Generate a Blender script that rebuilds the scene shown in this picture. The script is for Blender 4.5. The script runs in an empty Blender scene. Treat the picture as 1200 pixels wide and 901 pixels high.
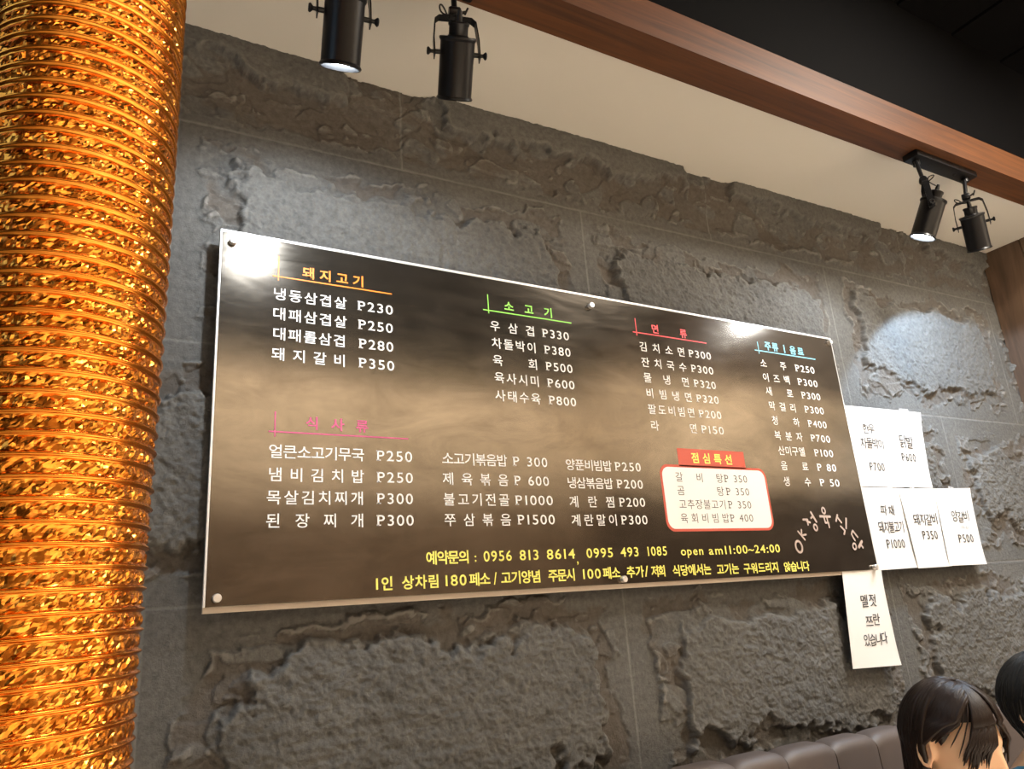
import bpy, bmesh, math, random
import numpy as np
from mathutils import Vector, Matrix

S = bpy.context.scene
COL = S.collection
random.seed(7)
PI = math.pi

# ------------------------------------------------------------------ camera
cam_d = bpy.data.cameras.new('camera')
cam = bpy.data.objects.new('camera', cam_d)
COL.objects.link(cam)
RC = Matrix(((0.86505789, -0.08696879, -0.49407618),
             (-0.49669108, -0.28691352, -0.81913283),
             (-0.07051814, 0.95400056, -0.29139343)))
cam.matrix_world = Matrix.Translation((0, -1.45, 1.40)) @ RC.to_4x4()
cam_d.sensor_width = 36.0
cam_d.lens = 873.44 / 1200 * 36.0
cam_d.clip_start = 0.02
S.camera = cam

# ------------------------------------------------------------------ exposure, world, room and added lights
S.view_settings.view_transform = 'Standard'
S.view_settings.look = 'None'
S.view_settings.gamma = 1
S.view_settings.use_curve_mapping = False
S.view_settings.exposure = 0.0
w = bpy.data.worlds.new('world')
S.world = w
w.use_nodes = True
w.node_tree.nodes['Background'].inputs[0].default_value = (1.0, 0.8, 0.6, 1)
w.node_tree.nodes['Background'].inputs[1].default_value = 0.02

def area_light(name, loc, target, sx, sy, power, col, spread=180):
    l = bpy.data.lights.new(name, 'AREA')
    l.shape = 'RECTANGLE'
    l.size = sx
    l.size_y = sy
    l.energy = power
    l.color = col
    l.spread = math.radians(spread)
    o = bpy.data.objects.new(name, l)
    COL.objects.link(o)
    o.location = loc
    o.rotation_euler = (Vector(target) - Vector(loc)).to_track_quat('-Z', 'Y').to_euler()
    return o

WARM = (1.0, 0.91, 0.79)
area_light('ceiling_light_aisle', (1.7, -1.95, 3.2), (1.7, -1.95, 0), 2.6, 0.5, 112, WARM, 75)  # unseen light added for warm floor bounce onto soffit and wall
area_light('ceiling_light_side', (2.3, -1.28, 3.18), (2.0, -1.0, 0), 0.22, 0.22, 46, WARM)
area_light('ceiling_light_wash', (0.8, -2.35, 3.17), (0.8, -3.0, 2.65), 4.4, 0.2, 150, (1.0, 0.87, 0.71))  # unseen wash added so the far wall reflects tan in the board
area_light('ceiling_light_wall', (2.80, -1.55, 3.17), (3.24, -1.50, 2.72), 0.2, 1.5, 75, (1.0, 0.87, 0.71))  # unseen wash added to light the cream band the board reflects
area_light('window_light_left', (-1.5, -1.1, 1.9), (0.0, -0.9, 1.9), 0.9, 0.8, 4, (0.5, 0.75, 1.0))  # unseen cool source on the left, its kind unknown

# ------------------------------------------------------------------ helpers
def mat(name, col, rough=0.5, metal=0.0, spec=0.5, **kw):
    m = bpy.data.materials.new(name)
    m.use_nodes = True
    b = m.node_tree.nodes['Principled BSDF']
    b.inputs['Base Color'].default_value = (*col, 1)
    b.inputs['Roughness'].default_value = rough
    b.inputs['Metallic'].default_value = metal
    b.inputs['Specular IOR Level'].default_value = spec
    for k, v in kw.items():
        b.inputs[k.replace('_', ' ')].default_value = v
    return m

def nd(m, typ, **kw):
    n = m.node_tree.nodes.new(typ)
    for k, v in kw.items():
        setattr(n, k, v)
    return n

def lk(m, a, b):
    m.node_tree.links.new(a, b)

def ramp(m, fac, stops):
    r = nd(m, 'ShaderNodeValToRGB')
    e = r.color_ramp.elements
    while len(e) < len(stops):
        e.new(0.5)
    for i, (p, c) in enumerate(stops):
        e[i].position = p
        e[i].color = (*c, 1) if len(c) == 3 else c
    lk(m, fac, r.inputs[0])
    return r.outputs[0]

def obj_coords(m, scale=(1, 1, 1)):
    t = nd(m, 'ShaderNodeTexCoord')
    mp = nd(m, 'ShaderNodeMapping')
    mp.inputs['Scale'].default_value = scale
    lk(m, t.outputs['Object'], mp.inputs[0])
    return mp.outputs[0]

def noise(m, vec, scale, detail=4, rough=0.55, dist=0.0):
    n = nd(m, 'ShaderNodeTexNoise')
    n.inputs['Scale'].default_value = scale
    n.inputs['Detail'].default_value = detail
    n.inputs['Roughness'].default_value = rough
    n.inputs['Distortion'].default_value = dist
    lk(m, vec, n.inputs['Vector'])
    return n.outputs['Fac']

def bump(m, h, strength, dist):
    b = nd(m, 'ShaderNodeBump')
    b.inputs['Strength'].default_value = strength
    b.inputs['Distance'].default_value = dist
    lk(m, h, b.inputs['Height'])
    lk(m, b.outputs[0], m.node_tree.nodes['Principled BSDF'].inputs['Normal'])

def P(m):
    return m.node_tree.nodes['Principled BSDF']

class MB:
    """collects vertices and faces of one mesh"""
    def __init__(s):
        s.v = []
        s.f = []

    def add(s, vs, fs):
        o = len(s.v)
        s.v += [tuple(v) for v in vs]
        s.f += [tuple(i + o for i in f) for f in fs]

    def box(s, c, d, M=None, bev=0.0):
        bm = bmesh.new()
        bmesh.ops.create_cube(bm, size=1)
        for v in bm.verts:
            v.co = Vector((v.co.x * d[0], v.co.y * d[1], v.co.z * d[2]))
        if bev:
            bmesh.ops.bevel(bm, geom=bm.edges[:], offset=bev, segments=2, affect='EDGES', profile=0.6)
        bm.verts.ensure_lookup_table()
        M = M or Matrix.Identity(3)
        vs = [M @ v.co + Vector(c) for v in bm.verts]
        s.add(vs, [[v.index for v in f.verts] for f in bm.faces])
        bm.free()

    def tube(s, pts, r, n=10, caps=True):
        pts = [Vector(p) for p in pts]
        rs = r if isinstance(r, (list, tuple)) else [r] * len(pts)
        t0 = (pts[1] - pts[0]).normalized()
        u = t0.orthogonal().normalized()
        vs = []
        for i, p in enumerate(pts):
            a = pts[max(0, i - 1)]
            b = pts[min(len(pts) - 1, i + 1)]
            t = (b - a).normalized()
            u = (u - t * u.dot(t)).normalized()
            w_ = t.cross(u)
            for k in range(n):
                an = 2 * PI * k / n
                vs.append(p + (u * math.cos(an) + w_ * math.sin(an)) * rs[i])
        fs = []
        for i in range(len(pts) - 1):
            for k in range(n):
                a = i * n + k
                b = i * n + (k + 1) % n
                fs.append((a, b, b + n, a + n))
        if caps:
            fs.append(tuple(range(n))[::-1])
            fs.append(tuple(range((len(pts) - 1) * n, len(pts) * n)))
        s.add(vs, fs)

    def lathe(s, prof, M=None, c=(0, 0, 0), n=40):
        """prof: list of (radius, height) revolved about local z"""
        M = M or Matrix.Identity(3)
        c = Vector(c)
        vs = []
        for r, h in prof:
            for k in range(n):
                a = 2 * PI * k / n
                vs.append(M @ Vector((r * math.cos(a), r * math.sin(a), h)) + c)
        fs = []
        for i in range(len(prof) - 1):
            for k in range(n):
                a = i * n + k
                b = i * n + (k + 1) % n
                fs.append((a, b, b + n, a + n))
        s.add(vs, fs)

    def build(s, name, m=None, parent=None, smooth=False, auto=None):
        me = bpy.data.meshes.new(name)
        me.from_pydata(s.v, [], s.f)
        me.update()
        if m:
            me.materials.append(m)
        if smooth:
            me.polygons.foreach_set('use_smooth', [True] * len(me.polygons))
        if auto is not None:
            bm = bmesh.new()
            bm.from_mesh(me)
            bmesh.ops.recalc_face_normals(bm, faces=bm.faces)
            for f in bm.faces:
                f.smooth = True
            for e in bm.edges:
                if len(e.link_faces) == 2 and e.calc_face_angle(0) > auto:
                    e.smooth = False
            bm.to_mesh(me)
            bm.free()
        o = bpy.data.objects.new(name, me)
        COL.objects.link(o)
        if parent:
            o.parent = parent
        return o

def tag(o, label=None, cat=None, group=None, kind=None):
    if label:
        o['label'] = label
    if cat:
        o['category'] = cat
    if group:
        o['group'] = group
    if kind:
        o['kind'] = kind
    return o

def thing(name, label, cat, loc=(0, 0, 0), group=None):
    o = bpy.data.objects.new(name, None)
    o.empty_display_size = 0.05
    COL.objects.link(o)
    o.location = loc
    return tag(o, label, cat, group)

def grid_mesh(name, X, Y, Z, m, smooth=True, closed_u=False):
    """X,Y,Z arrays [rows, cols] -> mesh object"""
    R, C = X.shape
    co = np.stack([X, Y, Z], -1).reshape(-1, 3).astype(np.float32)
    cc = C if closed_u else C - 1
    i = np.arange(R - 1)[:, None]
    j = np.arange(cc)[None, :]
    j2 = (j + 1) % C
    q = np.stack([i * C + j, i * C + j2, (i + 1) * C + j2, (i + 1) * C + j], -1).reshape(-1, 4)
    me = bpy.data.meshes.new(name)
    me.vertices.add(len(co))
    me.vertices.foreach_set('co', co.ravel())
    me.loops.add(q.size)
    me.loops.foreach_set('vertex_index', q.ravel().astype(np.int32))
    me.polygons.add(len(q))
    me.polygons.foreach_set('loop_start', np.arange(0, q.size, 4, dtype=np.int32))
    me.polygons.foreach_set('use_smooth', np.full(len(q), smooth))
    me.update(calc_edges=True)
    me.materials.append(m)
    o = bpy.data.objects.new(name, me)
    COL.objects.link(o)
    return o

# gradient noise on arrays
def _hash(ix, iy, seed):
    h = (ix.astype(np.int64) * 374761393 + iy.astype(np.int64) * 668265263 + seed * 1442695041) & 0xffffffff
    h = ((h ^ (h >> 13)) * 1274126177) & 0xffffffff
    return ((h ^ (h >> 16)) & 0xffff) / 65536.0

def perlin(x, y, seed=0):
    ix = np.floor(x)
    iy = np.floor(y)
    fx = x - ix
    fy = y - iy
    u = fx * fx * fx * (fx * (fx * 6 - 15) + 10)
    v = fy * fy * fy * (fy * (fy * 6 - 15) + 10)
    def g(ax, ay):
        a = _hash(ax, ay, seed) * 2 * PI
        return np.cos(a) * (x - ax) + np.sin(a) * (y - ay)
    a = g(ix, iy)
    b = g(ix + 1, iy)
    c = g(ix, iy + 1)
    d = g(ix + 1, iy + 1)
    return ((a * (1 - u) + b * u) * (1 - v) + (c * (1 - u) + d * u) * v) * 1.5

def fbm(x, y, seed=0, octs=4, gain=0.5):
    t = 0
    amp = 1.0
    for k in range(octs):
        t = t + amp * perlin(x * 2 ** k + 17.3 * k, y * 2 ** k + 9.1 * k, seed + k)
        amp *= gain
    return t

def ridged(x, y, seed=0, octs=4, gain=0.5):
    t = 0
    amp = 1.0
    for k in range(octs):
        t = t + amp * (1 - 2 * np.abs(perlin(x * 2 ** k + 7.7 * k, y * 2 ** k + 3.3 * k, seed + k)))
        amp *= gain
    return t

def sstep(a, b, x):
    t = np.clip((x - a) / (b - a), 0, 1)
    return t * t * (3 - 2 * t)

# ------------------------------------------------------------------ structure
XR = 3.24          # right wall
XL = -1.6          # left wall
YF = -3.0          # opposite wall
ZC = 3.25          # black ceiling
def soffit_z(x):
    return 2.643 + 0.0193 * x

# stone wall: a relief of big rock faced blocks with dressed margins
def stone_wall():
    st = 0.0027
    xs = np.concatenate([np.arange(XL, -0.1, 0.009), np.arange(-0.1, XR + 0.012, st)])
    zs = np.concatenate([np.array([0.0, 0.5, 0.93]), np.arange(0.95, 2.74, st)])
    X, Z = np.meshgrid(xs, zs)
    # courses lean by a hair towards the right
    zz = Z - (X - 0.2) * (0.0176 * np.clip((Z - 1.5) / 1.0, 0, 1))
    J = np.array([0.0, 0.47, 0.958, 1.448, 1.938, 2.425, 2.915])
    k = np.clip(np.searchsorted(J, zz) - 1, 0, 5)
    z0 = J[k]
    z1 = J[k + 1]
    off = np.where(k % 2 == 0, 0.12, -0.40)
    off = np.where(k == 4, 0.117, np.where(k == 3, 0.61, np.where(k == 2, 0.118, np.where(k == 5, 0.612, off))))
    W = 1.018
    cell = np.floor((X - off) / W)
    a = (X - off) - cell * W
    b = zz - z0
    H = z1 - z0
    sd = (cell * 13 + k * 37)
    # stepped, chipped borders round the raised rough face
    wx = fbm(X * 7, Z * 7, 3, 4) * 0.05
    wz = fbm(X * 6 + 40, Z * 6, 5, 4) * 0.045
    jag = fbm(X * 26, Z * 26, 8, 4) * 0.012
    blk = _hash(cell, k, 5)
    ml = np.where(k == 4, 0.085, 0.10) + 0.05 * _hash(cell, k, 11)
    mr = 0.075 + 0.05 * _hash(cell, k, 12)
    mt = 0.085 + 0.04 * _hash(cell, k, 13)
    mb = 0.10 + 0.03 * _hash(cell, k, 14)
    top = (k == 5)
    mt = np.where(top, -0.4, mt)
    mb = np.where(top, 0.150, mb)
    def inside(s, wob, ws):
        sx = wx * wob
        sz = wz * wob
        dl = a - ml * s + sx + jag * ws
        dr = (W - a) - mr * s + sx * 0.8 - jag * ws
        db = b - mb * s + sz + jag * ws
        dt = (H - b) - mt * s + sz - jag * ws
        return np.minimum(np.minimum(dl, dr), np.minimum(db, dt))
    d1 = np.where(top, b - 0.022 + wz * 0.3 + jag, inside(0.45, 0.75, 1.0))
    d2 = inside(1.0, 1.0, 1.4)
    s1 = sstep(-0.004, 0.006, d1)
    s2 = sstep(-0.006, 0.016, d2)
    # shell like chips broken out of the border
    chip = ridged(X * 5.3 + 3, Z * 7.1, 21, 2)
    cmask = sstep(0.62, 0.75, chip) * (1 - s2) * sstep(0.0, 0.02, d1)
    # how much the border zone breaks up
    brk = fbm(X * 6.0, Z * 9.0, 31, 4, 0.45)
    # plates split along the bed of the stone: sharp scarps between flat levels
    pl = fbm(X * 5.2 + 0.6 * perlin(X * 11, Z * 11, 34), Z * 10.5, 35, 3, 0.5) * 2.1 + 0.16 * perlin(X * 34, Z * 34, 33) + 0.06 * perlin(X * 90, Z * 90, 36)
    fr = pl - np.floor(pl)
    terr = (np.floor(pl) + sstep(0.86, 1.0, fr) + 0.18 * fr) / 2.1
    border = s1 * (1 - s2)
    h = 0.006 * s1 + np.where(top, 0.019, 0.013) * s2 - 0.006 * cmask
    h += border * (np.clip(terr, -0.9, 0.9) * np.where(top, 0.013, 0.012) + 0.002 * brk)
    facen = fbm(X * 30 + Z * 8, Z * 32, 41, 4, 0.6)
    fine = 0.55 - 0.9 * np.abs(perlin(X * 58 + Z * 26, Z * 66, 51)) ** 0.8 - 0.6 * np.abs(perlin(X * 118, Z * 124 + X * 40, 52)) + 0.25 * perlin(X * 30, Z * 30, 53)
    rough = np.where(top, 0.6, 1.0)
    h += s2 * rough * (0.0032 * facen + 0.0044 * fine) + border * 0.0020 * fine
    h += (1 - s1) * (0.0006 * fine)
    h += s2 * 0.004 * fbm(X * 3.1, Z * 3.1, 61, 2)
    h = np.clip(h, -0.004, 0.030)
    # joints
    e = np.minimum(np.minimum(a, W - a), np.minimum(b, H - b))
    joint = (1 - sstep(0.0012, 0.0036, e + 0.0012 * perlin(X * 40, Z * 40, 71))) * (0.55 + 0.45 * np.clip(perlin(X * 6, Z * 6, 72) + 0.5, 0, 1))
    h -= 0.0015 * joint
    # the earthy colour left in the undercut chips
    earth = np.clip(border * sstep(-0.1, -0.5, brk) + cmask * 0.8, 0, 1)
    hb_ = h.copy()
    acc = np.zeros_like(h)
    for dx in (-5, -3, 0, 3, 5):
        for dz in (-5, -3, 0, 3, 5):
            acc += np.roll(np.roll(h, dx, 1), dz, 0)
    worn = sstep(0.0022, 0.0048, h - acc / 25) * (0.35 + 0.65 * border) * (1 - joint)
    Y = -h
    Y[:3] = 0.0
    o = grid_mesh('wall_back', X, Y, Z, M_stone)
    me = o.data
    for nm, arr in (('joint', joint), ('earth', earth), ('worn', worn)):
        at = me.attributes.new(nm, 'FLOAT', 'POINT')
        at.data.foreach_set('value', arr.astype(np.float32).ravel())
    me.flip_normals()
    return o

M_stone = mat('stone', (0.08, 0.077, 0.07), 0.85, spec=0.25)
def setup_stone():
    m = M_stone
    v = obj_coords(m)
    n1 = noise(m, v, 3.0, 6, 0.6)
    n2 = noise(m, v, 75.0, 5, 0.7)
    c1 = ramp(m, n1, [(0.3, (0.093, 0.092, 0.088)), (0.7, (0.127, 0.124, 0.116))])
    mx = nd(m, 'ShaderNodeMix', data_type='RGBA', blend_type='MULTIPLY')
    mx.inputs['Factor'].default_value = 1.0
    lk(m, c1, mx.inputs['A'])
    lk(m, ramp(m, n2, [(0.3, (0.68, 0.68, 0.68)), (0.7, (1.24, 1.24, 1.23))]), mx.inputs['B'])
    ae = nd(m, 'ShaderNodeAttribute', attribute_name='earth')
    m2 = nd(m, 'ShaderNodeMix', data_type='RGBA')
    fe = nd(m, 'ShaderNodeMath', operation='MULTIPLY')
    lk(m, ae.outputs['Fac'], fe.inputs[0])
    fe.inputs[1].default_value = 0.35
    lk(m, fe.outputs[0], m2.inputs['Factor'])
    lk(m, mx.outputs['Result'], m2.inputs['A'])
    m2.inputs['B'].default_value = (0.075, 0.048, 0.026, 1)
    aj = nd(m, 'ShaderNodeAttribute', attribute_name='joint')
    m3 = nd(m, 'ShaderNodeMix', data_type='RGBA')
    fj = nd(m, 'ShaderNodeMath', operation='MULTIPLY')
    lk(m, aj.outputs['Fac'], fj.inputs[0])
    fj.inputs[1].default_value = 0.7
    lk(m, fj.outputs[0], m3.inputs['Factor'])
    lk(m, m2.outputs['Result'], m3.inputs['A'])
    m3.inputs['B'].default_value = (0.20, 0.195, 0.185, 1)
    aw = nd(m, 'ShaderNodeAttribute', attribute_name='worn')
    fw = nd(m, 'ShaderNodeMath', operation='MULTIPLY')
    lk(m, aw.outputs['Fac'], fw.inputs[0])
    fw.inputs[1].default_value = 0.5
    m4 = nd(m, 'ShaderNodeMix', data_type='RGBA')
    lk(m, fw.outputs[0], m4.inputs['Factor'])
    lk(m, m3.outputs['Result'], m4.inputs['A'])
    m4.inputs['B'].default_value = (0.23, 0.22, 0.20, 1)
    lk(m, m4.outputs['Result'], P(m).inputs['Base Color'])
    bump(m, noise(m, v, 120.0, 5, 0.72), 0.85, 0.005)
setup_stone()
tag(stone_wall(), 'dark grey rock faced stone block wall behind the menu board', kind='structure')

def wood_mat(name, c_dark, c_light, scale, rough=0.45):
    m = mat(name, c_light, rough)
    v = obj_coords(m, scale)
    n = noise(m, v, 1.0, 6, 0.6, 0.8)
    lk(m, ramp(m, n, [(0.3, c_dark), (0.68, c_light)]), P(m).inputs['Base Color'])
    bump(m, n, 0.15, 0.002)
    return m

M_beam = wood_mat('beam_wood', (0.045, 0.015, 0.005), (0.13, 0.044, 0.010), (1.6, 45, 45), 0.6)
M_panel = wood_mat('panel_wood', (0.040, 0.023, 0.014), (0.13, 0.078, 0.046), (16, 16, 1.4), 0.5)
M_wains = wood_mat('wainscot_wood', (0.02, 0.011, 0.007), (0.05, 0.028, 0.016), (16, 16, 1.4), 0.5)
M_oak = wood_mat('oak_wainscot', (0.16, 0.11, 0.07), (0.28, 0.19, 0.12), (16, 16, 1.4), 0.5)
M_soffit = mat('soffit_paint', (0.70, 0.67, 0.60), 0.8)
M_cream = mat('cream_paint', (0.78, 0.69, 0.56), 0.8)
M_ceil = mat('black_ceiling_paint', (0.0018, 0.0018, 0.0022), 0.85, spec=0.08)
M_floor = mat('floor_tile', (0.60, 0.54, 0.46), 0.4)
bump(M_floor, noise(M_floor, obj_coords(M_floor), 12), 0.1, 0.002)
bump(M_soffit, noise(M_soffit, obj_coords(M_soffit), 5, 3), 0.05, 0.01)

def sheared_box(name, x0, x1, y0, y1, zlo, zhi, m, kind='structure'):
    """box whose lower and upper faces follow functions of x"""
    b = MB()
    n = 24
    vs = []
    for i in range(n + 1):
        x = x0 + (x1 - x0) * i / n
        vs += [(x, y0, zlo(x)), (x, y1, zlo(x)), (x, y1, zhi(x)), (x, y0, zhi(x))]
    fs = []
    for i in range(n):
        o = i * 4
        for k in range(4):
            fs.append((o + k, o + (k + 1) % 4, o + 4 + (k + 1) % 4, o + 4 + k))
    fs.append((0, 3, 2, 1))
    fs.append((4 * n, 4 * n + 1, 4 * n + 2, 4 * n + 3))
    b.add(vs, fs)
    o = b.build(name, m)
    bm = bmesh.new()
    bm.from_mesh(o.data)
    bmesh.ops.recalc_face_normals(bm, faces=bm.faces)
    bm.to_mesh(o.data)
    bm.free()
    return tag(o, kind=kind)

BY0, BY1 = -0.428, -0.333
BZ = lambda x: soffit_z(x) - 0.012
soff = sheared_box('trim_1', XL, XR + 0.01, BY1 - 0.03, 0.004, soffit_z, lambda x: soffit_z(x) + 0.6, M_soffit)
tag(soff, 'cream painted dropped soffit above the stone wall')
beam = sheared_box('trim_2', XL, XR + 0.01, BY0, BY1, BZ, lambda x: soffit_z(x) + 0.092, M_beam)
tag(beam, 'reddish brown wooden beam along the edge of the cream soffit')

# black ceiling of long planks, and the black fascia that drops from it to the beam
cb = MB()
xs = XL
i = 0
while xs < XR:
    x1 = min(xs + 0.16, XR + 0.01)
    cb.box(((xs + x1) / 2, (YF - 0.3) / 2, ZC + 0.02 + 0.006 * (i % 2)), (x1 - xs - 0.006, -YF, 0.04), bev=0.003)
    xs = x1
    i += 1
tag(cb.build('ceiling', M_ceil), 'black plank ceiling beyond the wooden beam', kind='structure')
tag(sheared_box('trim_4', XL, XR + 0.01, BY0 + 0.02, BY0 + 0.05, lambda x: soffit_z(x) + 0.085, lambda x: ZC + 0.02, M_ceil),
    'black fascia above the wooden beam')

# right wall: vertical wood planks next to the stone, dark wood and an added cream band further in
pb = MB()
y = -0.62
while y < -0.001:
    y1 = min(y + 0.155, 0.0)
    pb.box((XR + 0.02, (y + y1) / 2, 1.7), (0.04, y1 - y - 0.003, 3.4), bev=0.002)
    y = y1
wr = pb.build('wall_right', M_panel)
tag(wr, 'dark brown vertical wood plank wall at the right', kind='structure')
pb = MB()
pb.box((XR + 0.025, (YF - 0.62) / 2, 1.7), (0.04, -YF - 0.62, 3.4))
tag(pb.build('trim_5', M_wains), kind='structure')
pb = MB()           # unseen cream band added here, sloped to reflect as tan in the board
vs = []
for y_ in (-0.66, YF + 0.01):
    k_ = (1.35 - y_) / 1.4
    for x_ in (XR - 0.012, XR + 0.006):
        vs += [(x_, y_, 1.4 + 0.27 * k_), (x_, y_, 1.4 + 0.56 * k_)]
pb.add(vs, [(0, 1, 5, 4), (2, 6, 7, 3), (0, 4, 6, 2), (1, 3, 7, 5), (0, 2, 3, 1), (4, 5, 7, 6)])
tag(pb.build('trim_6', M_cream), kind='structure')

fb = MB()
fb.box(((XL + XR) / 2, (YF) / 2, -0.02), (XR - XL + 0.2, -YF + 0.2, 0.04))
tag(fb.build('floor', M_floor), kind='structure')
lb = MB()
lb.box((XL - 0.02, YF / 2, 1.65), (0.04, -YF, 3.3))
tag(lb.build('wall_left', M_wains), kind='structure')
ob = MB()
ob.box(((XL + XR) / 2, YF - 0.02, 1.65), (XR - XL, 0.04, 3.3))
tag(ob.build('wall_front', M_cream), kind='structure')
wb = MB()
wb.box(((XL + XR) / 2, YF + 0.015, 1.05), (XR - XL, 0.03, 2.10), bev=0.003)
tag(wb.build('trim_3', M_oak), kind='structure')  # unseen wainscot, its height and tone set for the board's reflection
wb = MB()
wb.box(((XL + XR) / 2, YF + 0.02, 3.08), (XR - XL, 0.04, 0.34), bev=0.003)
tag(wb.build('trim_7', M_ceil), kind='structure')  # unseen dark strip added so the board's top reflects black

# ------------------------------------------------------------------ menu board
M_face = mat('board_face', (0.26, 0.22, 0.175), 0.2, metal=0.9)
def setup_face():
    m = M_face
    v = obj_coords(m)
    n = noise(m, v, 2.2, 5, 0.6, 1.2)
    lk(m, ramp(m, n, [(0.3, (0.125, 0.108, 0.088)), (0.7, (0.17, 0.148, 0.122))]), P(m).inputs['Base Color'])
    sm = noise(m, obj_coords(m, (1.6, 1, 3.4)), 3.2, 8, 0.72, 0.9)
    mxs = nd(m, 'ShaderNodeMix', data_type='RGBA', blend_type='MULTIPLY')
    mxs.inputs['Factor'].default_value = 1.0
    lk(m, P(m).inputs['Base Color'].links[0].from_socket, mxs.inputs['A'])
    lk(m, ramp(m, sm, [(0.35, (0.80, 0.79, 0.77)), (0.65, (1.15, 1.15, 1.15))]), mxs.inputs['B'])
    lk(m, mxs.outputs['Result'], P(m).inputs['Base Color'])
    vs = obj_coords(m, (1.2, 1, 5))
    n2 = noise(m, vs, 3.0, 6, 0.65, 2.0)
    lk(m, ramp(m, n2, [(0.3, (0.13, 0.13, 0.13)), (0.7, (0.20, 0.20, 0.20))]), P(m).inputs['Roughness'])
setup_face()
M_back = mat('board_backing', (0.50, 0.42, 0.34), 0.45)
M_steel = mat('brushed_steel', (0.80, 0.78, 0.74), 0.42, metal=0.8)
M_edge = mat('board_edge', (0.75, 0.75, 0.74), 0.35, metal=0.3)

board = thing('menu_board', 'long dark brown Korean menu board with prices, screwed to the stone wall', 'menu board', (1.12, -0.05, 1.444))
BP = Vector((1.12, -0.05, 1.444))
def bpart(mb, name, m, auto=None):
    o = mb.build(name, m, auto=auto)
    o.parent = board
    o.matrix_parent_inverse = Matrix.Translation(-BP)
    return o
U0, U1, V0, V1 = 0.2065, 2.037, 1.444, 2.156
b = MB()
b.box(((U0 + U1) / 2, -0.0475, (V0 + V1) / 2), (U1 - U0, 0.005, V1 - V0), bev=0.0006)
bpart(b, 'face_panel', M_face)
b = MB()
b.box(((U0 + U1) / 2, -0.0385, (V0 + V1 - 0.004) / 2), (U1 - U0 + 0.006, 0.011, V1 - V0 + 0.016), bev=0.001)
o = bpart(b, 'backing_board', M_back)
o['label'] = 'tan backing sheet showing as a thin strip below the face'
b = MB()
for x0, x1, z0, z1 in ((U0 - 0.004, U0, V0, V1 + 0.005), (U0 - 0.004, U1 + 0.003, V1, V1 + 0.006), (U1, U1 + 0.003, V0, V1)):
    b.box(((x0 + x1) / 2, -0.047, (z0 + z1) / 2), (x1 - x0, 0.0065, z1 - z0), bev=0.0008)
o = bpart(b, 'edge_trim', M_edge)
o['label'] = 'pale silver edge of the board'
for (x, z) in ((0.226, 2.137), (1.093, 2.130), (2.025, 2.144), (0.224, 1.458), (1.101, 1.454), (2.02, 1.450)):
    b = MB()
    M = Matrix(((1, 0, 0), (0, 0, 1), (0, -1, 0)))   # local z -> -y
    M = Matrix(((1, 0, 0), (0, 0, -1), (0, 1, 0)))
    r = 0.0075
    b.lathe([(0.0, 0.011), (r * 0.85, 0.011), (r, 0.0095), (r, -0.001), (0, -0.001)], M, (x, -0.05, z), 20)
    o = bpart(b, 'standoff_screw', M_steel, auto=0.6)

# lettering: glyph outlines laid on the face
_cu = bpy.data.curves.new('glyphs', 'FONT')
_go = bpy.data.objects.new('glyphs', _cu)
COL.objects.link(_go)
_cu.resolution_u = 3
_gc = {}
def glyph(s, off=0.0):
    k = (s, off)
    if k not in _gc:
        _cu.body = s
        _cu.offset = off
        dg = bpy.context.evaluated_depsgraph_get()
        dg.update()
        me = bpy.data.meshes.new_from_object(_go.evaluated_get(dg))
        vs = np.array([v.co[:2] for v in me.vertices])
        fs = [tuple(p.vertices) for p in me.polygons]
        bpy.data.meshes.remove(me)
        _gc[k] = (vs, fs)
    return _gc[k]

HH = 0.0262      # height of a syllable
def is_hangul(c):
    return 0xAC00 <= ord(c) <= 0xD7A3

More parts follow.
